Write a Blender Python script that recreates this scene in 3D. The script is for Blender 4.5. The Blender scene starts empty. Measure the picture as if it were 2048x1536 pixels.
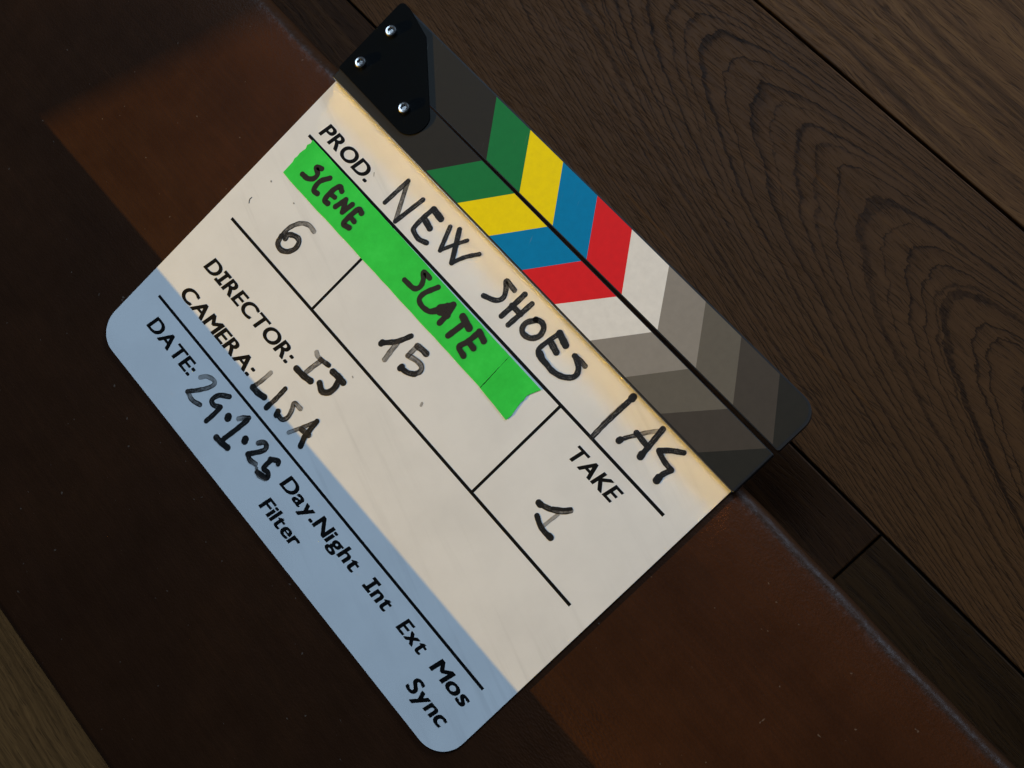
import bpy, bmesh, math, random
from mathutils import Vector, Matrix

random.seed(7)
MM = 0.001
scene = bpy.context.scene
col = scene.collection

# ------------------------------------------------------------------ camera
# World frame: X along the board's lettering, Y towards the clap sticks, Z up; z = 0 is the white face of the board.
cam_data = bpy.data.cameras.new('camera')
cam_data.sensor_width = 36.0
cam_data.lens = 36.0 * 2290.0 / 2048.0
cam_data.clip_start = 0.01
cam_data.clip_end = 50.0
cam = bpy.data.objects.new('camera', cam_data)
right = Vector((0.64957350, 0.71053186, -0.27055266))
down = Vector((0.70430150, -0.69638123, -0.13788612))
fwd = Vector((-0.28638028, -0.10098348, -0.95277945))
rot = Matrix((right, -down, -fwd)).transposed()
cam.matrix_world = Matrix.Translation((0.2005786, 0.110443, 0.5355776)) @ rot.to_4x4()
col.objects.link(cam)
scene.camera = cam

# ------------------------------------------------------------------ light
world = bpy.data.worlds.new('World')
scene.world = world
world.use_nodes = True
bg = world.node_tree.nodes['Background']
bg.inputs['Color'].default_value = (0.46, 0.66, 1.0, 1)
bg.inputs['Strength'].default_value = 0.035


def area(name, loc, target, sx, sy, energy, color, axis=None):
    d = bpy.data.lights.new(name, 'AREA')
    d.shape = 'RECTANGLE'
    d.size = sx
    d.size_y = sy
    d.energy = energy
    d.color = color
    o = bpy.data.objects.new(name, d)
    o.location = loc
    z = (Vector(loc) - Vector(target)).normalized()
    x = Vector(axis) if axis else Vector((0, 0, 1)).cross(z).normalized()
    y = z.cross(x).normalized()
    z = x.cross(y)
    o.matrix_world = Matrix.Translation(loc) @ Matrix((x, y, z)).transposed().to_4x4()
    col.objects.link(o)
    return o


# cool daylight from a window beyond the sticks
area('window_light', (0.10, 2.10, 0.78), (0.0, 0.0, 0.0), 1.3, 0.36, 24.5, (0.51, 0.715, 0.97))
# cool fill added high up, so the low window's shade stays partial
area('upper_fill_light', (-0.95, 0.90, 2.20), (0.0, 0.0, 0.0), 1.4, 1.2, 28, (0.52, 0.715, 0.96))
# small warm lamp, low, from the far side of the bench
LAMP = Vector((-1.123, -1.987, 0.600))
area('warm_lamp_light', LAMP, (0.0, 0.0, 0.0), 0.060, 0.0015, 104, (1.0, 0.60, 0.08), (1, 0, 0))

scene.view_settings.view_transform = 'Standard'
scene.view_settings.look = 'None'
scene.view_settings.exposure = 0.0
scene.view_settings.gamma = 1.0
scene.view_settings.use_curve_mapping = False
scene.cycles.use_denoising = True
scene.cycles.denoising_prefilter = 'ACCURATE'
scene.cycles.max_bounces = 8
scene.cycles.caustics_reflective = True
scene.cycles.blur_glossy = 0.0
scene.cycles.use_guiding = False
scene.cycles.sample_clamp_indirect = 60.0

# ------------------------------------------------------------------ helpers


def link(name, me, mat=None, parent=None):
    o = bpy.data.objects.new(name, me)
    if mat:
        me.materials.append(mat)
    col.objects.link(o)
    if parent:
        o.parent = parent
    return o


def tag(o, label=None, cat=None, group=None, kind=None):
    for k, v in (('label', label), ('category', cat), ('group', group), ('kind', kind)):
        if v:
            o[k] = v
    return o


def empty(name, loc=(0, 0, 0)):
    o = bpy.data.objects.new(name, None)
    o.location = loc
    o.empty_display_size = 0.02
    col.objects.link(o)
    return o


def from_bm(name, bm, mat, parent=None, smooth=False):
    me = bpy.data.meshes.new(name)
    bm.normal_update()
    bm.to_mesh(me)
    bm.free()
    if smooth:
        for p in me.polygons:
            p.use_smooth = True
    return link(name, me, mat, parent)


def round_corners(pts, radii, n=8):
    """Polygon (list of (x, y)) with every corner rounded by its radius."""
    out = []
    m = len(pts)
    for i, (p, r) in enumerate(zip(pts, radii)):
        p = Vector(p)
        if r <= 0:
            out.append(p)
            continue
        a = (Vector(pts[i - 1]) - p).normalized()
        b = (Vector(pts[(i + 1) % m]) - p).normalized()
        half = math.acos(max(-1, min(1, a.dot(b)))) / 2
        t = r / math.tan(half)
        c = p + (a + b).normalized() * (r / math.sin(half))
        s, e = p + a * t - c, p + b * t - c
        a0 = math.atan2(s.y, s.x)
        da = math.atan2(e.y, e.x) - a0
        while da > math.pi:
            da -= 2 * math.pi
        while da < -math.pi:
            da += 2 * math.pi
        for k in range(n + 1):
            t2 = a0 + da * k / n
            out.append(c + Vector((math.cos(t2), math.sin(t2))) * r)
    return [(v.x, v.y) for v in out]


def prism_bm(pts, z0, z1, bevel=0.0, seg=2, bottom_bevel=False):
    """Extruded polygon in mm (counter-clockwise) with its top rim bevelled."""
    bm = bmesh.new()
    lo = [bm.verts.new((x * MM, y * MM, z0 * MM)) for x, y in pts]
    hi = [bm.verts.new((x * MM, y * MM, z1 * MM)) for x, y in pts]
    n = len(pts)
    top = bm.faces.new(hi)
    bot = bm.faces.new(list(reversed(lo)))
    for i in range(n):
        bm.faces.new((lo[i], lo[(i + 1) % n], hi[(i + 1) % n], hi[i]))
    if bevel > 0:
        ed = list(top.edges)
        if bottom_bevel:
            ed += list(bot.edges)
        bmesh.ops.bevel(bm, geom=ed, offset=bevel * MM, segments=seg, profile=0.5, affect='EDGES')
    return bm


def rect(x0, x1, y0, y1):
    return [(x0, y0), (x1, y0), (x1, y1), (x0, y1)]


def flat_poly(name, pts, z, mat, parent):
    bm = bmesh.new()
    bm.faces.new([bm.verts.new((x * MM, y * MM, z * MM)) for x, y in pts])
    return from_bm(name, bm, mat, parent)


# ------------------------------------------------------------------ materials


class NT:
    """Short-hand for building a node tree out of math on sockets."""

    def __init__(self, name):
        self.mat = bpy.data.materials.new(name)
        self.mat.use_nodes = True
        self.t = self.mat.node_tree
        self.b = self.t.nodes['Principled BSDF']
        self.out = self.t.nodes['Material Output']

    def node(self, kind, **props):
        n = self.t.nodes.new(kind)
        for k, v in props.items():
            setattr(n, k, v)
        return n

    def put(self, sock, v):
        if isinstance(v, bpy.types.NodeSocket):
            self.t.links.new(v, sock)
        elif v is not None:
            sock.default_value = v

    def m(self, op, a, b=None, c=None, clamp=False):
        n = self.node('ShaderNodeMath', operation=op, use_clamp=clamp)
        for i, v in enumerate((a, b, c)):
            self.put(n.inputs[i], v)
        return n.outputs[0]

    def xyz(self):
        s = self.node('ShaderNodeSeparateXYZ')
        self.t.links.new(self.node('ShaderNodeTexCoord').outputs['Object'], s.inputs[0])
        return s.outputs

    def vec(self, x, y, z=0.0):
        n = self.node('ShaderNodeCombineXYZ')
        for i, v in enumerate((x, y, z)):
            self.put(n.inputs[i], v)
        return n.outputs[0]

    def noise(self, v, scale, detail=3.0, rough=0.55, lac=2.0):
        n = self.node('ShaderNodeTexNoise')
        self.put(n.inputs['Vector'], v)
        n.inputs['Scale'].default_value = scale
        n.inputs['Detail'].default_value = detail
        n.inputs['Roughness'].default_value = rough
        n.inputs['Lacunarity'].default_value = lac
        return n.outputs['Fac']

    def ramp(self, fac, stops, interp='LINEAR'):
        n = self.node('ShaderNodeValToRGB')
        n.color_ramp.interpolation = interp
        els = n.color_ramp.elements
        while len(els) < len(stops):
            els.new(0.5)
        for e, (p, c) in zip(els, stops):
            e.position = p
            e.color = (c[0], c[1], c[2], 1) if isinstance(c, tuple) else (c, c, c, 1)
        self.put(n.inputs[0], fac)
        return n.outputs[0]

    def mix(self, fac, a, b, blend='MIX'):
        n = self.node('ShaderNodeMix', data_type='RGBA', blend_type=blend)
        self.put(n.inputs[0], fac)
        for i, v in ((6, a), (7, b)):
            if isinstance(v, tuple):
                v = (v[0], v[1], v[2], 1)
            self.put(n.inputs[i], v)
        return n.outputs[2]

    def bump(self, h, strength, dist):
        n = self.node('ShaderNodeBump')
        n.inputs['Strength'].default_value = strength
        n.inputs['Distance'].default_value = dist
        self.put(n.inputs['Height'], h)
        self.t.links.new(n.outputs[0], self.b.inputs['Normal'])

    def set(self, **kw):
        for k, v in kw.items():
            k = k.replace('_', ' ').replace('  ', ' ')
            s = self.b.inputs[k]
            if isinstance(v, tuple) and len(v) == 3:
                v = (v[0], v[1], v[2], 1)
            self.put(s, v)
        return self.mat


def plain(name, c, rough=0.5, spec=0.5, metal=0.0, mottle=0.06, scale=120.0, bump=0.0, scuff=None):
    t = NT(name)
    s = t.xyz()
    v = t.vec(s[0], s[1], s[2])
    n = t.noise(v, scale, 4.0)
    lo = tuple(max(0, x * (1 - mottle)) for x in c)
    hi = tuple(x * (1 + mottle) for x in c)
    cc = t.ramp(n, [(0.3, lo), (0.7, hi)])
    if scuff:
        a = t.m('ADD', t.m('MULTIPLY', s[0], 40.0), t.m('MULTIPLY', s[1], -75.0))
        q = t.m('ADD', t.m('MULTIPLY', s[0], 900.0), t.m('MULTIPLY', s[1], 420.0))
        sc = t.ramp(t.noise(t.vec(a, q), 1.0, 2.0), [(0.70, 0.0), (0.78, 1.0)])
        zone = t.ramp(t.noise(v, 45.0, 2.0), [(0.50, 0.0), (0.65, 1.0)])
        cc = t.mix(t.m('MULTIPLY', t.m('MULTIPLY', sc, zone), 0.30), cc, scuff)
    t.set(Base_Color=cc, Metallic=metal)
    t.b.inputs['Specular IOR Level'].default_value = spec
    t.put(t.b.inputs['Roughness'], t.m('MULTIPLY_ADD', n, 0.14 * min(1.0, rough * 2), rough - 0.07 * min(1.0, rough * 2)))
    if bump:
        t.bump(t.noise(v, 2500.0, 2.0), bump, 0.0002)
    return t.mat


def whiteboard_material():
    t = NT('whiteboard')
    s = t.xyz()
    v = t.vec(s[0], s[1], 0.0)
    # rubbed-out marker haze: broad faint clouds, streaks along the wiping direction, a few specks
    cloud = t.noise(v, 22.0, 5.0, 0.6)
    a = t.m('ADD', t.m('MULTIPLY', s[0], 0.8), t.m('MULTIPLY', s[1], -0.25))
    b = t.m('ADD', t.m('MULTIPLY', s[0], 0.25), t.m('MULTIPLY', s[1], 0.9))
    wipe = t.noise(t.vec(t.m('MULTIPLY', a, 9.0), t.m('MULTIPLY', b, 150.0)), 1.0, 4.0, 0.6)
    patch = t.ramp(t.noise(v, 9.0, 2.0), [(0.46, 0.0), (0.66, 1.0)])
    speck = t.ramp(t.noise(v, 620.0, 1.0), [(0.74, 0.0), (0.80, 1.0)])
    dirt = t.m('ADD', t.m('MULTIPLY', t.ramp(cloud, [(0.42, 0.0), (0.75, 1.0)]), 0.15),
               t.m('MULTIPLY', t.m('MULTIPLY', t.ramp(wipe, [(0.52, 0.0), (0.75, 1.0)]), patch), 0.26))
    dirt = t.m('ADD', dirt, t.m('MULTIPLY', speck, 0.05), clamp=True)
    c = t.mix(dirt, (0.805, 0.805, 0.785), (0.33, 0.33, 0.33))
    t.set(Base_Color=c)
    t.put(t.b.inputs['Roughness'], t.m('MULTIPLY_ADD', wipe, 0.15, 0.26))
    t.b.inputs['Specular IOR Level'].default_value = 0.4
    return t.mat


def ink_material(name, dark, wash, streaky):
    """Dry-erase ink: opacity from the stroke's own attribute, thinner streaks running along the stroke."""
    t = NT(name)
    uv = t.node('ShaderNodeUVMap')
    s = t.node('ShaderNodeSeparateXYZ')
    t.t.links.new(uv.outputs[0], s.inputs[0])
    op = t.node('ShaderNodeAttribute', attribute_name='opacity').outputs['Fac']
    along, across = s.outputs[0], s.outputs[1]
    st = t.noise(t.vec(t.m('MULTIPLY', along, 0.25), t.m('MULTIPLY', across, 4.2), 0.0), 1.0, 3.0, 0.6)
    blot = t.noise(t.vec(along, across, 3.0), 1.6, 3.0)
    # ink gathers at the rims of a stroke
    d = t.m('ABSOLUTE', t.m('SUBTRACT', across, 0.5))
    rim = t.ramp(d, [(0.20, 0.0), (0.44, 1.0)])
    k = t.m('ADD', t.m('MULTIPLY', st, 0.75), t.m('MULTIPLY', blot, 0.35))
    k = t.m('ADD', k, t.m('MULTIPLY', rim, 0.18))
    a = t.m('ADD', t.m('MULTIPLY_ADD', op, 1.9, -0.93), t.m('MULTIPLY', t.m('SUBTRACT', k, 0.5), streaky), clamp=True)
    edge = t.ramp(t.m('ADD', d, t.m('MULTIPLY', t.m('SUBTRACT', blot, 0.5), 0.10)), [(0.44, 1.0), (0.50, 0.0)])
    alpha = t.m('MULTIPLY', t.m('MULTIPLY_ADD', a, 0.60, 0.39), edge)
    t.set(Base_Color=t.mix(a, wash, dark), Roughness=0.45, Alpha=alpha)
    t.b.inputs['Specular IOR Level'].default_value = 0.3
    return t.mat


def leather_material():
    t = NT('brown_leather')
    s = t.xyz()
    v = t.vec(s[0], s[1], s[2])
    big = t.noise(v, 7.0, 5.0, 0.6)
    mid = t.noise(v, 60.0, 4.0, 0.6)
    fine = t.noise(v, 1400.0, 3.0)
    brush = t.noise(t.vec(t.m('MULTIPLY', s[0], 26.0), t.m('MULTIPLY', s[1], 420.0), s[2]), 1.0, 4.0, 0.65)
    k = t.m('ADD', t.m('MULTIPLY', big, 0.55), t.m('ADD', t.m('MULTIPLY', brush, 0.25), t.m('MULTIPLY', mid, 0.20)))
    c = t.ramp(k, [(0.32, (0.024, 0.0086, 0.0034)), (0.50, (0.035, 0.0125, 0.0046)), (0.68, (0.052, 0.0175, 0.0058))])
    # redder colour paints in stronger light towards the rim; stray lint and dust
    rim = t.ramp(t.m('ADD', s[1], t.m('MULTIPLY', big, 0.05)), [(0.085, 0.0), (0.108, 1.0)])
    c = t.mix(t.m('MULTIPLY', rim, 0.6), c, (0.060, 0.0215, 0.0080))
    dust = t.ramp(t.noise(v, 330.0, 1.0), [(0.79, 0.0), (0.815, 1.0)])
    scr = t.ramp(t.noise(t.vec(t.m('ADD', t.m('MULTIPLY', s[0], 22.0), t.m('MULTIPLY', s[1], 9.0)), t.m('MULTIPLY', s[1], 700.0), 4.0), 1.0, 2.0), [(0.70, 0.0), (0.76, 1.0)])
    patch = t.ramp(t.noise(v, 14.0, 2.0), [(0.52, 0.0), (0.66, 1.0)])
    c = t.mix(t.m('MULTIPLY', dust, 0.55), c, (0.16, 0.12, 0.09))
    c = t.mix(t.m('MULTIPLY', t.m('MULTIPLY', scr, patch), 0.45), c, (0.105, 0.048, 0.022))
    t.set(Base_Color=c)
    t.put(t.b.inputs['Roughness'], t.m('ADD', t.m('MULTIPLY_ADD', mid, 0.20, 0.34), t.m('MULTIPLY', rim, -0.04)))
    # specular raised in a narrow, broken line to shape glints on the rim
    lip = t.ramp(t.m('ADD', s[1], t.m('MULTIPLY', t.m('SUBTRACT', mid, 0.5), 0.006)), [(0.0905, 0.0), (0.0935, 1.0), (0.0955, 1.0), (0.0985, 0.0)])
    spots = t.ramp(t.noise(v, 300.0, 3.0, 0.7), [(0.44, 0.06), (0.66, 0.55)])
    run = t.ramp(t.noise(t.vec(t.m('MULTIPLY', s[0], 9.0), 0.0, 2.0), 1.0, 2.0), [(0.35, 0.25), (0.65, 1.0)])
    t.put(t.b.inputs['Specular IOR Level'], t.m('ADD', 0.1, t.m('MULTIPLY', lip, t.m('MULTIPLY', spots, run))))
    pore = t.node('ShaderNodeTexVoronoi')
    pore.inputs['Scale'].default_value = 950.0
    t.put(pore.inputs['Vector'], t.vec(t.m('MULTIPLY', s[0], 0.5), s[1], s[2]))
    # the grain is coarser in places where the finish has worn off
    d2 = t.m('ADD', t.m('POWER', t.m('MULTIPLY', t.m('SUBTRACT', s[0], 0.185), 14.0), 2.0), t.m('POWER', t.m('MULTIPLY', t.m('ADD', s[1], 0.050), 18.0), 2.0))
    worn = t.ramp(t.m('ADD', d2, mid), [(0.5, 1.0), (1.4, 0.0)])
    h = t.m('ADD', t.m('MULTIPLY', pore.outputs['Distance'], t.m('MULTIPLY_ADD', worn, 1.1, 0.5)), t.m('ADD', t.m('MULTIPLY', fine, 0.45), t.m('MULTIPLY', mid, 0.6)))
    chafe = t.noise(v, 420.0, 4.0, 0.75)
    h = t.m('ADD', h, t.m('MULTIPLY', t.m('MULTIPLY', rim, chafe), 3.0))
    t.bump(h, 0.28, 0.0004)
    return t.mat


def oak_material(name, mode, seed, dark, mid, light, streak, gloss=0.42):
    """Dark stained oak. mode 'arch': flat-sawn cathedral figure; mode 'straight': close straight grain."""
    t = NT(name)
    s = t.xyz()
    x, y = s[0], s[1]
    warp = t.m('MULTIPLY', t.m('SUBTRACT', t.noise(t.vec(t.m('MULTIPLY', x, 9.0), t.m('MULTIPLY', y, 34.0), seed), 1.0, 3.0), 0.5), 0.030)
    rag = t.m('MULTIPLY', t.m('SUBTRACT', t.noise(t.vec(t.m('MULTIPLY', x, 150.0), t.m('MULTIPLY', y, 210.0), seed), 1.0, 3.0, 0.7), 0.5), 0.011)
    if mode == 'arch':
        dy = t.m('SUBTRACT', t.m('ADD', y, t.m('MULTIPLY', x, 0.090)), 0.2520)
        up = t.m('GREATER_THAN', dy, 0.0)
        k = t.m('MULTIPLY_ADD', up, 70.0, 42.0)
        w = t.m('SUBTRACT', x, t.m('MULTIPLY', t.m('MULTIPLY', dy, dy), k))
        w = t.m('ADD', w, t.m('ADD', t.m('MULTIPLY', warp, 1.1), t.m('MULTIPLY', rag, 0.9)))
        per = 0.0172
        jit = t.noise(t.vec(t.m('MULTIPLY', w, 38.0), 0.0, seed + 5.0), 1.0, 2.0)
        q = t.m('ADD', t.m('DIVIDE', w, per), t.m('MULTIPLY', jit, 2.4))
        ring = t.m('FRACT', q)
        line = t.ramp(ring, [(0.0, 1.0), (0.04, 0.0), (0.12, 0.05), (0.26, 0.72), (0.75, 1.0), (1.0, 0.86)])
        # every growth ring has its own weight, and the line breaks up into pores
        own = t.noise(t.vec(t.m('FLOOR', q), t.m('MULTIPLY', y, 9.0), seed), 0.73, 1.0)
        brk = t.noise(t.vec(t.m('MULTIPLY', x, 420.0), t.m('MULTIPLY', y, 700.0), seed), 1.0, 2.0)
        weight = t.m('MULTIPLY_ADD', own, 1.1, t.m('MULTIPLY_ADD', brk, 0.9, -0.30), clamp=True)
        weight = t.m('MINIMUM', weight, 0.80)
        base = t.m('SUBTRACT', 0.86, t.m('MULTIPLY', t.m('SUBTRACT', 1.0, line), weight))
        base = t.m('ADD', base, t.m('MULTIPLY', t.m('SUBTRACT', t.noise(t.vec(t.m('MULTIPLY', x, 14.0), t.m('MULTIPLY', y, 300.0), seed), 1.0, 3.0), 0.5), 0.55))
    else:
        yy = t.m('ADD', t.m('ADD', y, t.m('MULTIPLY', x, 0.06)), t.m('ADD', t.m('MULTIPLY', warp, 0.35), t.m('MULTIPLY', rag, 0.10)))
        base = t.noise(t.vec(t.m('MULTIPLY', x, 5.0), t.m('MULTIPLY', yy, 260.0), seed), 1.0, 4.0, 0.65)
        base = t.ramp(base, [(0.28, 0.0), (0.50, 0.5), (0.72, 1.0)])
    fib = t.noise(t.vec(t.m('MULTIPLY', x, 42.0), t.m('MULTIPLY', t.m('ADD', y, warp), 1500.0), seed), 1.0, 3.0, 0.6)
    pores = t.ramp(t.noise(t.vec(t.m('MULTIPLY', x, 90.0), t.m('MULTIPLY', t.m('ADD', y, t.m('MULTIPLY', warp, 0.5)), 1900.0), seed + 2.0), 1.0, 2.0), [(0.34, 0.0), (0.46, 1.0)])
    tone = t.noise(t.vec(t.m('MULTIPLY', x, 4.0), t.m('MULTIPLY', y, 14.0), seed + 9.0), 1.0, 3.0)
    f = t.m('ADD', t.m('MULTIPLY', base, 0.62), t.m('MULTIPLY', fib, 0.36))
    c = t.ramp(f, [(0.12, dark), (0.50, mid), (0.92, light)])
    sk = t.ramp(t.noise(t.vec(t.m('MULTIPLY', x, 7.0), t.m('MULTIPLY', t.m('ADD', y, t.m('MULTIPLY', x, 0.05)), 420.0), seed + 4.0), 1.0, 3.0), [(0.58, 0.0), (0.76, 1.0)])
    zone = t.ramp(tone, [(0.46, 0.0), (0.66, 1.0)])
    c = t.mix(t.m('MULTIPLY', t.m('MULTIPLY', sk, zone), 0.75), c, streak)
    c = t.mix(t.m('MULTIPLY', t.m('SUBTRACT', 1.0, pores), 0.55), c, (dark[0] * 0.45, dark[1] * 0.45, dark[2] * 0.45))
    c = t.mix(t.m('MULTIPLY', tone, 0.35), c, dark)
    t.set(Base_Color=c)
    t.put(t.b.inputs['Roughness'], t.m('MULTIPLY_ADD', fib, 0.22, gloss - 0.08))
    t.b.inputs['Specular IOR Level'].default_value = 0.07
    h = t.m('ADD', t.m('MULTIPLY', base, 0.35), t.m('ADD', t.m('MULTIPLY', fib, 0.5), t.m('MULTIPLY', pores, 0.6)))
    t.bump(h, 0.35, 0.0005)
    return t.mat


M = {
    'white': whiteboard_material(),
    'shade_backing': plain('board_shade_backing', (0.012, 0.012, 0.012), 0.5),
    'print': plain('printed_black', (0.0032, 0.0032, 0.0032), 0.5, 0.1),
    'stick': plain('stick_black', (0.014, 0.014, 0.015), 0.42, 0.25),
    'plate': plain('hinge_black', (0.0011, 0.0018, 0.0022), 0.5, 0.045, bump=0.15),
    'steel': plain('screw_steel', (0.62, 0.60, 0.57), 0.22, 0.5, 1.0),
    'reflector_metal': plain('polished_reflector', (0.70, 0.69, 0.67), 0.24, 0.5, 1.0, 0.02),
    'tape': None,
    'ink': ink_material('dry_marker_ink', (0.0045, 0.004, 0.0035), (0.075, 0.060, 0.048), 2.3),
    'tape_ink': ink_material('felt_pen_ink', (0.020, 0.012, 0.006), (0.030, 0.020, 0.008), 0.5),
    'leather': leather_material(),
    'subfloor': plain('dark_gap', (0.004, 0.003, 0.0025), 0.8, 0.2),
    'blocker': plain('blocker_grey', (0.10, 0.10, 0.10), 0.8, 0.2),
}

STRIPES = [('black', (0.029, 0.027, 0.023)), ('green', (0.014, 0.195, 0.054)), ('yellow', (0.940, 0.730, 0.001)),
           ('blue', (0.001, 0.215, 0.460)), ('red', (0.750, 0.018, 0.022)), ('white', (0.820, 0.79, 0.73)),
           ('light grey', (0.285, 0.258, 0.222)), ('mid grey', (0.140, 0.125, 0.100)), ('dark grey', (0.066, 0.056, 0.046)),
           ('charcoal', (0.026, 0.025, 0.021))]
for nm, c in STRIPES:
    M['stripe_' + nm] = plain('stripe_' + nm.replace(' ', '_'), c, 0.48, 0.08, 0.0, 0.04, 300.0, 0.06, (0.30, 0.28, 0.25))


def tape_material():
    t = NT('green_paper_tape')
    s = t.xyz()
    v = t.vec(s[0], s[1], 0.0)
    n = t.noise(v, 70.0, 5.0, 0.65)
    crepe = t.noise(t.vec(t.m('MULTIPLY', s[0], 2.2), s[1], 0.0), 1300.0, 2.0)
    t.set(Base_Color=t.ramp(n, [(0.26, (0.020, 0.58, 0.056)), (0.55, (0.028, 0.68, 0.070)), (0.76, (0.042, 0.75, 0.090))]), Roughness=0.75)
    t.b.inputs['Specular IOR Level'].default_value = 0.25
    wr = t.noise(t.vec(t.m('MULTIPLY', s[0], 90.0), t.m('MULTIPLY', s[1], 22.0), 0.0), 1.0, 3.0)
    t.bump(t.m('ADD', t.m('MULTIPLY', crepe, 0.35), t.m('MULTIPLY', wr, 1.6)), 0.35, 0.0004)
    return t.mat


M['tape'] = tape_material()

# ------------------------------------------------------------------ setting: the oak floor and an unseen blocker added in front of the lamp
FZ = -60.0                                    # top of the floor, mm
floor = tag(from_bm('floor', prism_bm(rect(-1500, 1500, -1100, 1500), FZ - 14, FZ - 5), M['subfloor']), kind='structure')

oak_a = oak_material('oak_arch', 'arch', 1.3, (0.017, 0.0072, 0.0028), (0.098, 0.0375, 0.0118), (0.168, 0.066, 0.0205), (0.23, 0.074, 0.013))
oak_b = oak_material('oak_straight_warm', 'straight', 4.7, (0.032, 0.0125, 0.0040), (0.168, 0.066, 0.0210), (0.33, 0.138, 0.042), (0.50, 0.195, 0.036))
oak_c = oak_material('oak_straight_dark', 'straight', 8.1, (0.013, 0.0051, 0.0017), (0.043, 0.0162, 0.0052), (0.080, 0.032, 0.0100), (0.092, 0.033, 0.0085))
oak_d = oak_material('oak_plain_dark', 'straight', 12.4, (0.016, 0.0068, 0.0021), (0.038, 0.0162, 0.0048), (0.062, 0.027, 0.0080), (0.078, 0.033, 0.0080))
oak_e = oak_material('oak_pale', 'straight', 17.9, (0.078, 0.038, 0.013), (0.235, 0.112, 0.038), (0.385, 0.188, 0.062), (0.36, 0.170, 0.050))
PLANKS = [  # x0, x1, y0, y1, material
    (-700, 1100, 132.1, 285.0, oak_a), (-700, 1100, 286.4, 436.0, oak_b), (-700, 600, 437.2, 580.0, oak_c),
    (-700, 209.0, -12.0, 130.8, oak_c), (210.1, 1100, -12.0, 130.8, oak_d),
    (-700, 1100, -156.0, -13.6, oak_d), (-700, 1100, -345.0, -157.6, oak_e), (-700, 1100, -490.0, -346.6, oak_e),
]
for x0, x1, y0, y1, mt in PLANKS:
    from_bm('plank', prism_bm(rect(x0, x1, y0, y1), FZ - 9, FZ, 0.7, 2), mt, floor)

# unseen panel added to block the lamp, cut to shade the left and near bench
OY = -0.500
low_edge = LAMP.z * (-0.0450 - OY) / (-0.0450 - LAMP.y)
side_edge = -0.277 + (OY + 0.0432) / (LAMP.y + 0.0432) * (LAMP.x + 0.277)
blocker_pts = [(-1.6, FZ * MM), (1.6, FZ * MM), (1.6, low_edge + 0.0032 * 1.863), (side_edge, low_edge + 0.0032 * (side_edge + 0.263)), (side_edge, 1.6), (-1.6, 1.6)]
bm = bmesh.new()
fr = [bm.verts.new((x, OY, z)) for x, z in blocker_pts]
bk = [bm.verts.new((x, OY - 0.012, z)) for x, z in blocker_pts]
bm.faces.new(fr)
bm.faces.new(list(reversed(bk)))
for i in range(len(fr)):
    j = (i + 1) % len(fr)
    bm.faces.new((fr[j], fr[i], bk[i], bk[j]))
bmesh.ops.recalc_face_normals(bm, faces=bm.faces)
tag(from_bm('light_blocker', bm, M['blocker']), kind='structure')

# ------------------------------------------------------------------ leather bench top
LZ = -1.45


def bench():
    y0, y1, t, r = -239.5, 99.4, 58.2, 6.0
    prof = []
    for k in range(13):
        a = math.pi / 2 * k / 12
        prof.append((y1 - r + r * math.sin(a), LZ - r + r * math.cos(a)))
    prof.append((y1 - 0.6, LZ - t))
    prof.append((y0 + 0.6, LZ - t))
    for k in range(13):
        a = math.pi / 2 * k / 12
        prof.append((y0 + r - r * math.cos(a), LZ - r + r * math.sin(a)))
    for k in range(1, 24):
        prof.append((y0 + r + (y1 - y0 - 2 * r) * k / 24, LZ))
    xs = [-620 + 5.0 * i for i in range(249)]
    bm = bmesh.new()
    rows = []
    for i, x in enumerate(xs):
        # a hand-cut edge never runs dead straight
        wob = 0.30 * math.sin(x * 0.043) + 0.22 * math.sin(x * 0.117 + 1.0)
        rows.append([bm.verts.new((x * MM, (y + (wob if y > 90 else 0)) * MM, z * MM)) for y, z in prof])
    n = len(prof)
    for a, b in zip(rows, rows[1:]):
        for k in range(n):
            bm.faces.new((a[k], a[(k + 1) % n], b[(k + 1) % n], b[k]))
    bm.faces.new(rows[0])
    bm.faces.new(list(reversed(rows[-1])))
    bmesh.ops.recalc_face_normals(bm, faces=bm.faces)
    return bm


o = from_bm('leather_bench', bench(), M['leather'], smooth=True)
tag(o, 'dark brown leather-covered bench top with a rounded rim, under the clapperboard', 'bench')

# ------------------------------------------------------------------ the clapperboard
clap = tag(empty('clapperboard', (0, 0, LZ * MM)), 'white acrylic clapperboard with coloured chevron sticks and black marker writing, lying flat', 'clapperboard')


def part(name, bm, mat, parent, smooth=False):
    ob = from_bm(name, bm, mat, None, smooth)
    return attach(ob, parent)


def attach(ob, parent):
    """Parent while keeping the mesh where it was modelled (world coordinates)."""
    root = parent
    off = Vector((0, 0, 0))
    while root is not None:
        off += root.location
        root = root.parent
    ob.parent = parent
    ob.location = -off
    return ob


TOPY = 94.8
outline = round_corners([(-150, TOPY), (-150, -95.7), (150, -95.7), (150, TOPY)], [0.6, 15.5, 15.5, 0.6], 12)
board = part('board', prism_bm(outline, -0.7, 0.0, 0.22, 2), M['white'], clap)
inner = round_corners([(-149.8, TOPY), (-149.8, -95.5), (149.8, -95.5), (149.8, TOPY)], [0.6, 15.3, 15.3, 0.6], 12)
part('shade_backing', prism_bm(inner, LZ, -0.72), M['shade_backing'], clap)  # black layer added to darken the board's outline like contact shade

# printed rules
RULES = [(-139.0, 136.9, 63.25, 64.95), (-137.8, 137.4, 1.95, 3.65), (-136.9, 138.0, -56.45, -54.85)]
for x0, x1, y0, y1 in RULES:
    attach(flat_poly('printed_line', rect(x0, x1, y0, y1), 0.03, M['print'], None), board)
for x, y0, y1 in ((-65.8, 3.65, 63.25), (64.7, 3.65, 63.25)):
    attach(flat_poly('printed_line', rect(x - 0.8, x + 0.8, y0, y1), 0.03, M['print'], None), board)


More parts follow.
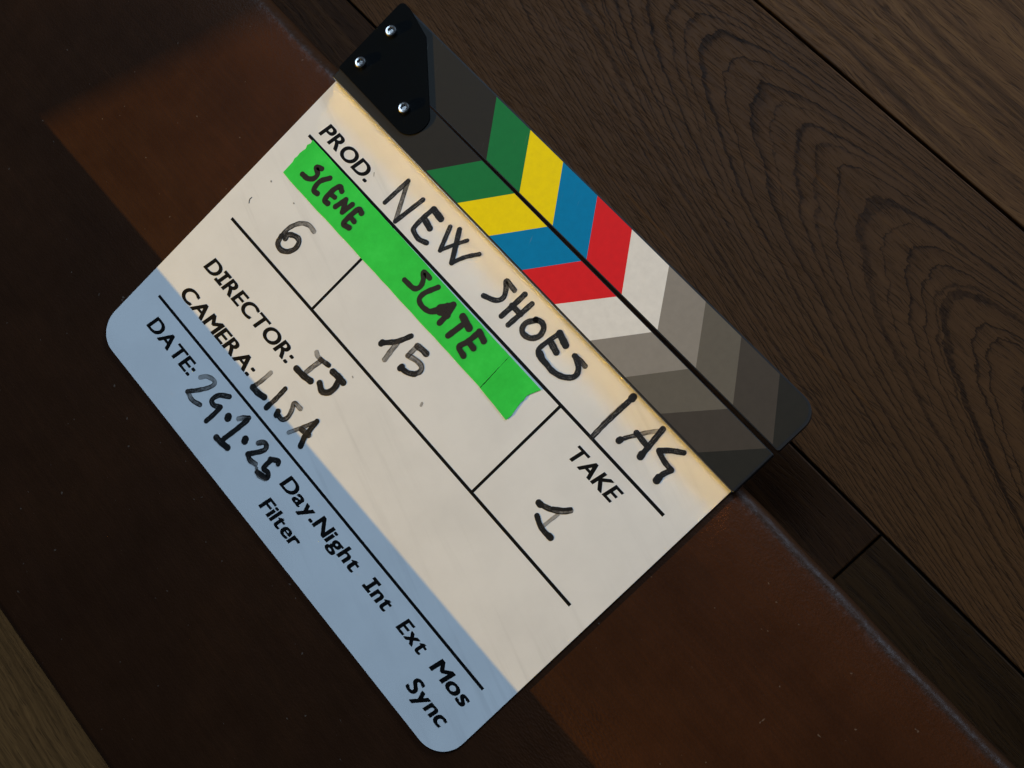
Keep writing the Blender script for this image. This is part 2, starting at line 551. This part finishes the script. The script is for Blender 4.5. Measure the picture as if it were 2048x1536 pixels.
def text_mesh(body, offset):
    cu = bpy.data.curves.new('lettering', 'FONT')
    cu.body = body
    cu.size = 1.0
    cu.offset = offset
    cu.resolution_u = 6
    ob = bpy.data.objects.new('lettering', cu)
    col.objects.link(ob)
    dg = bpy.context.evaluated_depsgraph_get()
    dg.update()
    me = bpy.data.meshes.new_from_object(ob.evaluated_get(dg))
    bpy.data.objects.remove(ob)
    bpy.data.curves.remove(cu)
    return me


def extent(me):
    xs = [v.co.x for v in me.vertices]
    ys = [v.co.y for v in me.vertices]
    return min(xs), max(xs), min(ys), max(ys)


OFF = 0.0
BOLD = 0.033
_capm = text_mesh('D', OFF)
_c = extent(_capm)
CAP0, CAP = _c[2], _c[3] - _c[2]


def lettering(body, x0, x1, base, cap, shear=0.20):
    """Bold slanted sans lettering, stretched to run from x0 to x1 (mm) on a baseline."""
    bm = bmesh.new()
    pen = 0.0
    for ch in body:
        if ch == ' ':
            pen += 0.3
            continue
        me = text_mesh(ch, OFF)
        a0, a1, b0, b1 = extent(me)
        add = bmesh.new()
        add.from_mesh(me)
        shift = pen - a0
        w = a1 - a0
        if ch == 'I':                                   # the face has serifs on its capital I
            shift += 0.10
            cx = (a0 + a1) / 2
            th = 0.115
            for yy in (CAP0, CAP0 + CAP - th):
                for sx in ((cx - w / 2 - 0.12, a0), (a1, cx + w / 2 + 0.12)):
                    vs = [add.verts.new(p) for p in ((sx[0], yy, 0), (sx[1], yy, 0), (sx[1], yy + th, 0), (sx[0], yy + th, 0))]
                    add.faces.new(vs)
            w += 0.24 - 0.0
        for v in add.verts:
            v.co.x += shift
        tmp = bpy.data.meshes.new('tmp')
        add.to_mesh(tmp)
        add.free()
        # bold weight: the outline laid over itself a little to each side
        for q, (ex, ey) in enumerate(((0, 0), (-1, -1), (1, -1), (1, 1), (-1, 1))):
            for v in tmp.vertices:
                v.co += Vector((ex * BOLD, ey * BOLD * 0.5, 0))
                v.co.z = q
            bm.from_mesh(tmp)
            for v in tmp.vertices:
                v.co -= Vector((ex * BOLD, ey * BOLD * 0.5, 0))
        bpy.data.meshes.remove(tmp)
        bpy.data.meshes.remove(me)
        pen += w + 0.105
    width = pen - 0.105
    sx, sy = (x1 - x0) / width, cap / CAP
    for v in bm.verts:
        y = (v.co.y - CAP0) * sy
        v.co = Vector(((x0 + v.co.x * sx + y * shear) * MM, (base + y) * MM, (0.03 + 0.003 * v.co.z) * MM))
    ob = from_bm('printed_lettering', bm, M['print'])
    return attach(ob, board)


for a in (('PROD.', -135.3, -95.6, 68.7, 8.0), ('TAKE', 84.0, 114.8, 49.6, 7.9), ('DIRECTOR:', -129.2, -55.0, -26.3, 8.0),
          ('CAMERA:', -128.4, -65.6, -46.4, 7.9), ('DATE:', -129.4, -90.6, -71.5, 8.0), ('Day.Night', -9.2, 50.8, -69.8, 7.7),
          ('Filter', -8.9, 19.8, -85.6, 7.6), ('Int', 60.3, 76.7, -69.6, 7.8), ('Ext', 87.0, 104.3, -69.6, 7.6),
          ('Mos', 112.8, 136.7, -69.4, 7.8), ('Sync', 111.1, 136.3, -84.6, 8.0)):
    lettering(*a)

# ---- marker strokes (mm on the board face): width, opacity at start and end, points
INK = {
 'new': [
  (2.3, 0.95, 0.7, [(-78.92, 69.25),(-78.01, 85.61)]),
  (2.2, 0.75, 0.55, [(-77.92, 85.25),(-67.1, 66.46)]),
  (2.3, 0.95, 0.85, [(-67.1, 66.46),(-64.51, 84.34)]),
  (2.4, 0.9, 0.95, [(-56.57, 85.26),(-57.25, 78.3),(-57.05, 71.44),(-55.51, 69.79),(-50.77, 68.96),(-46.08, 70.55)]),
  (3.2, 1, 1, [(-56.24, 84.96),(-49.86, 84.31)]),
  (3, 0.95, 1, [(-56.76, 78.32),(-50.48, 76.88)]),
  (2.2, 0.85, 0.9, [(-43.0, 84.85),(-37.79, 73.04)]),
  (1.8, 0.9, 0.9, [(-37.79, 73.04),(-34.35, 80.32),(-30.97, 86.47)]),
  (2.5, 0.95, 1, [(-38.22, 87.32),(-28.45, 72.99)]),
  (2, 1, 0.85, [(-28.45, 72.99),(-25.47, 79.75),(-21.1, 86.07)]),
 ],
 'shoes': [
  (2.4, 0.75, 0.95, [(5.76, 86.31),(-0.73, 86.68),(2.58, 83.23),(4.42, 79.58),(2.52, 76.01),(-3.72, 73.25)]),
  (2.6, 0.85, 0.95, [(11.2, 88.56),(11.01, 80.65),(10.6, 72.92)]),
  (2.5, 0.8, 0.95, [(17.34, 87.83),(16.89, 79.94),(16.4, 72.32)]),
  (2.6, 0.9, 0.9, [(10.56, 80.21),(16.98, 80.28)]),
  (2.6, 0.95, 0.8, [(24.5, 83.95),(27.83, 85.09),(30.74, 83.67),(31.88, 79.68),(29.61, 75.89),(25.46, 74.62),(22.76, 76.25),(22.29, 79.65),(24.81, 83.66)]),
  (1.3, 0.6, 0.5, [(23.17, 81.37),(22.76, 77.53),(24.26, 74.72),(27.7, 74.26),(31.38, 76.78),(32.32, 80.96)]),
  (2.3, 0.9, 0.95, [(38.18, 87.51),(37.14, 82.22),(36.55, 74.8),(40.32, 72.58),(44.72, 72.71)]),
  (3.2, 1, 1, [(38.23, 87.72),(44.61, 85.8)]),
  (3, 0.9, 0.95, [(37.58, 81.81),(43.85, 80.19)]),
  (2.6, 0.95, 0.9, [(38.54, 74.23),(41.64, 73.05),(44.9, 72.72),(49.45, 72.51),(54.83, 74.18),(58.51, 77.38),(58.85, 80.53),(56.35, 83.52),(51.99, 85.51)]),
  (2.4, 0.95, 0.7, [(51.64, 85.41),(55.24, 85.79),(58.91, 85.66)]),
 ],
 'initials': [
  (3.4, 1, 1, [(86.41, 91.9),(86.5, 91.33)]),
  (2.4, 0.95, 0.75, [(86.45, 91.78),(86.23, 78.66),(86.14, 72.26),(86.5, 64.62)]),
  (1, 0.45, 0.35, [(85.26, 86.04),(85.0, 77.39),(85.09, 72.43)]),
  (2.6, 0.85, 1, [(107.32, 91.62),(108.32, 83.93),(109.32, 75.81)]),
  (3.2, 1, 1, [(109.1, 76.25),(109.37, 75.2)]),
  (1.9, 0.95, 0.35, [(96.78, 73.2),(98.45, 76.85),(100.57, 80.47),(102.96, 84.61),(106.15, 89.16)]),
  (2.9, 1, 1, [(96.94, 73.61),(96.79, 72.95)]),
  (2.5, 0.9, 0.85, [(99.93, 81.48),(107.85, 80.78)]),
  (2.4, 0.9, 0.95, [(122.09, 90.99),(117.48, 87.5),(113.43, 83.44)]),
  (2.4, 0.95, 0.9, [(113.64, 83.24),(118.56, 81.75),(124.11, 81.2)]),
  (2.4, 0.9, 0.95, [(124.11, 81.2),(122.72, 77.0),(122.8, 73.77)]),
  (3.4, 1, 1, [(122.58, 74.37),(122.78, 73.16)]),
 ],
 'scene': [
  (2.6, 1, 1, [(-119.17, 56.9),(-122.2, 55.32),(-118.76, 53.46),(-118.56, 50.3),(-121.19, 47.89),(-125.25, 47.37)]),
  (2.6, 1, 1, [(-111.76, 56.69),(-114.67, 51.59),(-113.83, 46.2),(-110.64, 46.24)]),
  (2.7, 1, 1, [(-101.29, 56.65),(-104.08, 57.41),(-105.52, 52.94),(-105.0, 46.92),(-102.19, 46.8)]),
  (2.4, 1, 1, [(-105.19, 51.26),(-101.77, 51.7)]),
  (2.6, 1, 1, [(-97.64, 48.67),(-96.14, 55.1)]),
  (2.6, 1, 1, [(-96.14, 55.1),(-92.53, 49.46)]),
  (2.6, 1, 1, [(-92.53, 49.46),(-91.44, 55.86)]),
  (2.7, 1, 1, [(-84.06, 56.43),(-86.86, 56.7),(-87.72, 51.23),(-87.29, 45.8),(-83.27, 46.42)]),
  (2.4, 1, 1, [(-87.23, 50.79),(-83.62, 50.57)]),
 ],
 'slate': [
  (2.5, 0.9, 0.95, [(-31.07, 59.45),(-35.73, 59.37),(-32.79, 56.39),(-31.37, 52.92),(-33.28, 49.93),(-40.11, 49.35)]),
  (2.5, 0.95, 1, [(-24.17, 59.42),(-27.2, 52.28),(-26.82, 48.24),(-23.09, 46.85),(-18.24, 47.8),(-15.9, 50.09)]),
  (2.6, 1, 1, [(-17.77, 48.26),(-14.87, 53.1),(-11.71, 59.25)]),
  (2.8, 1, 1, [(-11.47, 59.04),(-10.21, 53.72),(-9.97, 47.83)]),
  (5.2, 0.95, 0.95, [(-14.4, 52.68),(-12.31, 55.6)]),
  (4, 0.95, 0.95, [(-12.68, 52.88),(-10.44, 53.05)]),
  (3.4, 1, 1, [(-3.41, 58.45),(3.18, 56.83)]),
  (2.8, 1, 1, [(-0.27, 57.35),(-1.85, 46.64)]),
  (2.7, 1, 1, [(8.43, 59.39),(7.78, 51.8),(6.57, 46.86),(11.56, 45.38)]),
  (3, 1, 1, [(8.43, 59.39),(13.49, 57.89)]),
  (2.8, 1, 1, [(8.01, 52.03),(12.44, 51.64)]),
 ],
 'six': [
  (2.3, 0.45, 0.8, [(-96.57, 31.32),(-101.14, 31.56),(-105.63, 28.91),(-108.55, 22.99),(-108.54, 16.42)]),
  (2.6, 0.85, 0.8, [(-108.59, 16.74),(-106.95, 12.62),(-102.96, 11.64),(-99.19, 14.02),(-97.45, 18.13),(-98.93, 22.01),(-102.3, 22.3),(-106.12, 19.98),(-105.75, 17.41)]),
  (1.2, 0.4, 0.5, [(-108.79, 13.63),(-104.46, 10.86),(-98.64, 13.36),(-96.93, 19.35)]),
 ],
 'fifteen': [
  (2.5, 0.95, 0.9, [(-15.87, 32.39),(-19.07, 25.51),(-24.47, 18.92)]),
  (2.9, 1, 1, [(-24.52, 19.23),(-24.56, 18.47)]),
  (2.6, 0.55, 0.5, [(-18.69, 26.06),(-17.98, 20.12),(-17.04, 14.4)]),
  (2.9, 0.7, 0.85, [(-9.6, 31.38),(-6.52, 31.97),(-3.27, 32.13)]),
  (2.4, 0.55, 0.5, [(-9.64, 31.07),(-9.54, 24.55)]),
  (2.5, 0.5, 0.75, [(-9.54, 24.55),(-4.41, 26.14),(-0.47, 26.13),(1.16, 23.8),(-0.35, 20.34)]),
  (2.5, 0.8, 1, [(0.11, 20.8),(-3.32, 18.59),(-7.75, 17.68)]),
  (2.9, 1, 1, [(-7.56, 18.39),(-7.7, 17.37)]),
 ],
 'ij': [
  (2.3, 0.35, 0.55, [(-46.66, -9.97),(-44.49, -10.85),(-41.22, -10.62)]),
  (2.3, 0.6, 1, [(-42.24, -10.88),(-36.67, -9.62)]),
  (2.5, 0.6, 0.55, [(-41.35, -10.9),(-42.26, -15.46),(-42.89, -20.66)]),
  (3, 0.95, 1, [(-48.32, -23.67),(-42.91, -23.34),(-37.52, -22.25)]),
  (3.1, 0.95, 1, [(-32.5, -10.21),(-28.26, -9.73),(-24.17, -9.75)]),
  (3, 1, 0.9, [(-26.66, -11.13),(-25.46, -14.82),(-26.06, -18.85),(-29.09, -21.16),(-33.17, -19.37)]),
  (1.2, 0.4, 0.4, [(-24.45, -15.7),(-25.26, -19.54),(-28.4, -22.13)]),
 ],
 'lisa': [
  (2.2, 0.35, 0.8, [(-56.98, -35.6),(-57.44, -41.83),(-58.52, -47.55)]),
  (3, 0.85, 1, [(-58.52, -47.94),(-54.15, -47.75),(-49.79, -46.64)]),
  (2.4, 0.9, 0.75, [(-44.67, -35.29),(-44.42, -42.08),(-44.64, -47.7)]),
  (2.8, 0.95, 1, [(-44.76, -47.05),(-44.73, -49.17)]),
  (2.3, 0.5, 0.9, [(-30.73, -35.76),(-35.28, -36.44),(-33.58, -39.82),(-32.37, -43.94),(-33.8, -46.94),(-38.28, -46.95)]),
  (2.9, 1, 1, [(-38.49, -46.0),(-37.8, -47.6)]),
  (2.5, 1, 0.85, [(-19.25, -33.49),(-18.44, -40.64),(-18.04, -44.04)]),
  (2.8, 0.9, 1, [(-18.04, -43.65),(-16.04, -48.2)]),
  (1.9, 0.9, 0.4, [(-19.25, -33.49),(-22.46, -40.99),(-26.01, -48.63)]),
  (2.6, 0.8, 0.8, [(-22.18, -42.37),(-17.12, -41.41)]),
 ],
 'date': [
  (2.2, 0.35, 0.85, [(-84.34, -66.64),(-82.08, -63.58),(-78.14, -61.95),(-75.77, -62.67),(-76.35, -66.0),(-79.17, -70.81),(-83.98, -77.03)]),
  (2.3, 0.5, 0.75, [(-83.85, -76.9),(-78.38, -77.85),(-73.17, -76.22)]),
  (2.5, 0.85, 0.9, [(-64.3, -60.94),(-69.14, -64.92),(-70.15, -69.46),(-67.28, -70.44),(-63.69, -68.32)]),
  (2.5, 0.9, 1, [(-63.6, -68.63),(-63.51, -73.61),(-63.93, -78.96)]),
  (3.6, 1, 1, [(-56.56, -68.26),(-56.23, -68.85)]),
  (2.4, 0.4, 0.9, [(-51.55, -64.65),(-50.08, -62.53),(-47.71, -60.09)]),
  (2.6, 0.95, 1, [(-47.39, -61.69),(-48.17, -69.24),(-49.45, -77.56)]),
  (3, 0.85, 1, [(-53.09, -80.4),(-48.51, -79.93),(-44.36, -79.11)]),
  (3.6, 1, 1, [(-40.49, -68.87),(-40.16, -69.46)]),
  (2.4, 0.7, 1, [(-33.88, -64.67),(-31.95, -62.11),(-29.45, -62.26),(-28.93, -65.24),(-33.72, -72.78)]),
  (2.5, 1, 0.6, [(-33.61, -72.66),(-30.52, -73.84),(-26.8, -72.91)]),
  (2.4, 0.9, 1, [(-22.68, -65.07),(-18.94, -62.46),(-17.79, -63.45)]),
  (2.5, 0.95, 1, [(-22.1, -65.01),(-21.82, -70.76),(-18.36, -70.63),(-16.86, -73.01),(-22.8, -74.88)]),
  (1.4, 0.6, 0.4, [(-24.71, -73.8),(-20.84, -75.78),(-16.52, -74.18)]),
 ],
 'one': [
  (2.9, 1, 1, [(91.6, 24.29),(92.74, 24.31)]),
  (2.4, 0.95, 0.6, [(92.32, 24.21),(97.74, 26.43),(102.27, 29.59),(104.98, 33.18)]),
  (1.5, 0.9, 0.95, [(98.22, 27.63),(101.92, 30.74),(104.51, 33.87)]),
  (2.4, 1, 1, [(95.58, 19.4),(99.81, 17.56),(103.59, 16.95),(107.62, 17.31)]),
  (2.9, 1, 1, [(106.79, 17.26),(107.62, 17.31)]),
  (1.6, 0.4, 0.35, [(102.11, 27.29),(101.58, 22.89),(101.25, 18.69)]),
 ],
 'speck': [
  (0.5, 0.7, 0.8, [(-137.74, 18.6),(-137.72, 16.96),(-136.53, 15.47)]),
  (0.4, 0.5, 0.4, [(-95.52, 75.81),(-94.18, 74.35)]),
  (0.7, 0.5, 0.5, [(-136.19, 32.35),(-135.77, 32.18)]),
  (0.6, 0.5, 0.5, [(-117.1, 33.45),(-116.69, 33.38)]),
  (1.2, 0.35, 0.3, [(13.86, 13.77),(14.33, 12.66)]),
  (0.6, 0.4, 0.3, [(-22.96, -4.03),(-22.29, -4.26)]),
 ],
}



def smooth_path(P, step=0.5):
    P = [Vector(p) for p in P]
    if len(P) == 2:
        dense = [P[0].lerp(P[1], k / 6) for k in range(7)]
    else:
        Q = [P[0] * 2 - P[1]] + P + [P[-1] * 2 - P[-2]]
        dense = []
        for i in range(1, len(Q) - 2):
            a, b, c, d = Q[i - 1:i + 3]
            for k in range(8):
                u = k / 8
                dense.append(0.5 * ((2 * b) + (c - a) * u + (2 * a - 5 * b + 4 * c - d) * u * u + (3 * b - a - 3 * c + d) * u ** 3))
        dense.append(P[-1])
    return dense


def writing(name, key, z, mat, parent, label=None):
    bm = bmesh.new()
    uvl = bm.loops.layers.uv.new('UVMap')
    opl = bm.verts.layers.float.new('opacity')
    for si, (w, o0, o1, P) in enumerate(INK[key]):
        w *= 1.2
        path = smooth_path(P)
        L = [0.0]
        for a, b in zip(path, path[1:]):
            L.append(L[-1] + (b - a).length)
        tot = max(L[-1], 1e-6)
        # round nib: add half-circle caps
        pts = []
        n = len(path)
        t0 = (path[1] - path[0]).normalized()
        t1 = (path[-1] - path[-2]).normalized()
        h = w / 2
        for k in (1.0, 0.92, 0.72, 0.4):
            pts.append((path[0] - t0 * h * k, t0, h * math.sqrt(max(0.03, 1 - k * k)), -h * k))
        for i, p in enumerate(path):
            tn = (path[min(n - 1, i + 1)] - path[max(0, i - 1)]).normalized()
            wob = 1 + 0.07 * math.sin(L[i] * 1.3 + si * 2.1) + random.uniform(-0.03, 0.03)
            pts.append((p, tn, h * wob, L[i]))
        for k in (0.4, 0.72, 0.92, 1.0):
            pts.append((path[-1] + t1 * h * k, t1, h * math.sqrt(max(0.03, 1 - k * k)), tot + h * k))
        zz = (z + 0.012 * si) * MM
        prev = None
        for p, tn, hw, s in pts:
            nn = Vector((-tn.y, tn.x))
            f = min(1, max(0, s / tot))
            op = o0 + (o1 - o0) * f
            row = []
            for q in (-1, 0, 1):
                v = bm.verts.new(((p.x + nn.x * hw * q) * MM, (p.y + nn.y * hw * q) * MM, zz))
                v[opl] = op
                row.append((v, (s + si * 7.3, 0.5 + 0.5 * q * (hw / h if hw < h else 1))))
            if prev:
                for q in (0, 1):
                    fc = bm.faces.new((prev[q][0], row[q][0], row[q + 1][0], prev[q + 1][0]))
                    for lp, uvv in zip(fc.loops, (prev[q][1], row[q][1], row[q + 1][1], prev[q + 1][1])):
                        lp[uvl].uv = uvv
            prev = row
    for f in bm.faces:
        f.normal_update()
        if f.normal.z < 0:
            f.normal_flip()
    ob = from_bm(name, bm, mat)
    attach(ob, parent)
    if label:
        ob['label'] = label
    return ob


for key in ('new', 'shoes', 'initials', 'six', 'fifteen', 'ij', 'lisa', 'date', 'one'):
    writing('marker_writing', key, 0.06, M['ink'], board)
for st in INK['speck']:
    INK['one_speck'] = [st]
    writing('marker_speck', 'one_speck', 0.05, M['ink'], board)

# ---- sticks
SZ = 5.5                                        # top of the sticks above the board face
UPX, LOX = 152.0, 151.8
LEFT = -150.0


def low_top(x):
    return 120.1


def up_low(x):
    return 120.7 + (x + 150) / 300 * 1.8


lower = part('lower_stick', prism_bm(round_corners([(LEFT, 94.95), (LOX, 94.95), (LOX, 120.1), (LEFT, 120.1)], [0.5, 0.8, 0.8, 0.5], 3), LZ, SZ, 0.55, 3, True), M['stick'], clap)
upper_pts = round_corners([(LEFT, up_low(LEFT)), (UPX, up_low(UPX)), (UPX, 148.4), (LEFT, 148.4)], [0.5, 1.0, 9.5, 4.0], 10)
upper = part('clap_stick', prism_bm(upper_pts, LZ, SZ, 0.7, 3, True), M['stick'], clap)
# hidden reflector added to the lower stick, bouncing lamp light onto the board
part('edge_reflector', prism_bm(rect(LEFT + 0.6, LOX - 0.6, 94.72, 94.93), 0.2, SZ - 0.5), M['reflector_metal'], lower)

# colour stripes: slanted patches printed on the sticks
XB = [-71.9, -46.9, -22.1, 3.1, 27.6, 53.1, 78.0, 102.3, 127.4]       # boundaries at the lower edge of the lower stick
XT = [-53.8, -28.6, -3.8, 21.3, 46.6, 71.2, 96.0, 122.2, 147.4]       # ... at its upper edge
XO = [-72.8, -46.6, -22.0, 3.3, 28.0, 53.9, 78.8, 102.4, 127.2]       # ... at the outer edge of the upper stick
XI = [-52.4, -27.0, -2.2, 22.6, 47.6, 72.4, 98.2, 122.6, 148.0]       # ... at its inner edge


def clip_right(poly, xmax):
    out = []
    for i, p in enumerate(poly):
        q = poly[(i + 1) % len(poly)]
        if p[0] <= xmax:
            out.append(p)
        if (p[0] <= xmax) != (q[0] <= xmax):
            f = (xmax - p[0]) / (q[0] - p[0])
            out.append((xmax, p[1] + f * (q[1] - p[1])))
    return out


for i, (nm, c) in enumerate(STRIPES):
    b0, b1 = ([LEFT + 1] + XB)[i], (XB + [175])[i]
    t0_, t1_ = ([LEFT + 1] + XT)[i], (XT + [195])[i]
    poly = clip_right([(b0, 96.1), (b1, 96.1), (t1_, 119.75), (t0_, 119.75)], LOX - 1.3)
    s_ = part('stripe', prism_bm(poly, SZ - 0.05, SZ + 0.06), M['stripe_' + nm], lower)
    s_['label'] = nm + ' stripe'
    i0, i1 = ([LEFT + 1] + XI)[i], (XI + [195])[i]
    o0, o1 = ([LEFT + 1] + XO)[i], (XO + [175])[i]
    poly = [(i0, up_low(i0) + 0.45), (min(i1, 156), up_low(min(i1, 156)) + 0.45), (o1, 147.6), (o0, 147.6)]
    if nm == 'charcoal':
        arc = round_corners([(UPX - 1.4, 133), (UPX - 1.4, 147.6), (135, 147.6)], [0, 8.6, 0], 8)[1:-1]
        poly = [(i0, up_low(i0) + 0.45), (UPX - 1.4, up_low(UPX) + 0.45)] + arc + [(o0, 147.6)]
    else:
        poly = clip_right(poly, UPX - 1.4)
    s_ = part('stripe', prism_bm(poly, SZ - 0.05, SZ + 0.06), M['stripe_' + nm], upper)
    s_['label'] = nm + ' stripe'

# ---- hinge plate with three socket screws
PZ0, PZ1 = SZ + 0.08, SZ + 0.95
plate_pts = round_corners([(-150.4, 100.8), (-89.4, 100.0), (-89.6, 115.0), (-125.8, 144.4), (-144.0, 148.9), (-150.4, 148.9)],
                          [0.8, 10.0, 7.0, 3.5, 3.0, 3.0], 10)
plate = part('hinge_plate', prism_bm(plate_pts, PZ0, PZ1, 0.5, 3), M['plate'], clap)


def screw_bm(cx, cy):
    bm = bmesh.new()
    N = 24
    rings = [(3.1, 0.0, 0), (3.1, 1.7, 0), (2.95, 2.1, 0), (2.5, 2.35, 0), (1.8, 2.25, 1), (1.62, 1.9, 1), (1.55, 0.8, 1)]
    rows = []
    ph = random.uniform(0, 1)
    for r, z, hexed in rings:
        row = []
        for k in range(N):
            a = 2 * math.pi * k / N
            rr = r
            if hexed:
                m = (a % (math.pi / 3)) - math.pi / 6
                rr = r * math.cos(math.pi / 6) / math.cos(m) * 1.06
            row.append(bm.verts.new(((cx + rr * math.cos(a + ph)) * MM, (cy + rr * math.sin(a + ph)) * MM, (PZ1 + z) * MM)))
        rows.append(row)
    for a, b in zip(rows, rows[1:]):
        for k in range(N):
            bm.faces.new((a[k], a[(k + 1) % N], b[(k + 1) % N], b[k]))
    bm.faces.new(rows[-1])
    bmesh.ops.recalc_face_normals(bm, faces=bm.faces)
    return bm


for cx, cy in ((-142.0, 133.6), (-142.1, 110.8), (-105.0, 110.4)):
    part('screw', screw_bm(cx, cy), M['steel'], plate)

# small steel beads added as lamp glints on paint chips along the stick
for cx, cy, w in ((53.8, 94.75, 0.9), (76.2, 94.75, 0.9), (78.9, 94.72, 0.6), (81.4, 94.72, 1.3), (103.4, 94.7, 0.6)):
    H = ((LAMP - Vector((cx * MM, cy * MM, 0))).normalized() + (cam.location - Vector((cx * MM, cy * MM, 0))).normalized()).normalized()
    bm = bmesh.new()
    bmesh.ops.create_icosphere(bm, subdivisions=2, radius=0.00032)
    for v in bm.verts:
        v.co.x *= w / 0.5
        v.co += Vector((random.uniform(-1, 1), random.uniform(-1, 1), random.uniform(-1, 1))) * 0.00004
        v.co += Vector((cx, cy, 0.25)) * MM
    part('chip_glint', bm, M['steel'], lower)

# ------------------------------------------------------------------ green paper tape across the board
tape = tag(empty('green_tape', (0, 51 * MM, 0)), 'strip of bright green paper tape on the board, torn at both ends, marked in pen', 'tape')


def torn(pa, pb, n, amp):
    out = []
    for k in range(1, n):
        f = k / n
        out.append((pa[0] + (pb[0] - pa[0]) * f + random.uniform(-amp, amp), pa[1] + (pb[1] - pa[1]) * f))
    return out


def edge(pa, pb, n, amp):
    out = []
    for k in range(1, n):
        f = k / n
        out.append((pa[0] + (pb[0] - pa[0]) * f, pa[1] + (pb[1] - pa[1]) * f + random.uniform(-amp, amp)))
    return out


main = [(-127.4, 40.0)] + edge((-127.4, 40.0), (29.6, 40.9), 26, 0.16) + [(31.6, 40.8)] + torn((31.6, 40.8), (30.9, 62.3), 8, 0.3) + [(30.9, 62.3)] + \
       edge((30.9, 62.3), (-135.2, 63.9), 26, 0.12) + [(-135.2, 63.9)] + torn((-135.2, 63.9), (-134.9, 46.0), 9, 0.6) + [(-134.5, 40.4)]
part('tape_strip', prism_bm(main, 0.06, 0.22), M['tape'], tape)
endp = [(29.4, 40.7)] + edge((29.4, 40.7), (50.6, 39.5), 4, 0.1) + [(50.6, 39.5)] + [(51.0, 43.0), (50.3, 46.0), (49.9, 48.4), (49.5, 51.0), (49.8, 52.4), (49.2, 55.0), (49.8, 56.8), (50.6, 58.6), (51.4, 60.6)] + \
       [(52.2, 62.2), (28.7, 62.35)] + torn((28.7, 62.35), (29.4, 40.7), 8, 0.22)
part('tape_strip', prism_bm(endp, 0.24, 0.40), M['tape'], tape)
seam = [(29.35, 40.9)] + torn((29.35, 40.9), (28.6, 62.2), 16, 0.12) + [(28.6, 62.2)] + torn((28.75, 62.2), (29.75, 40.9), 16, 0.12) + [(29.75, 40.9)]
attach(flat_poly('tape_seam', seam, 0.43, M['print'], None), tape)
writing('pen_writing', 'scene', 0.24, M['tape_ink'], tape)
writing('pen_writing', 'slate', 0.24, M['tape_ink'], tape)
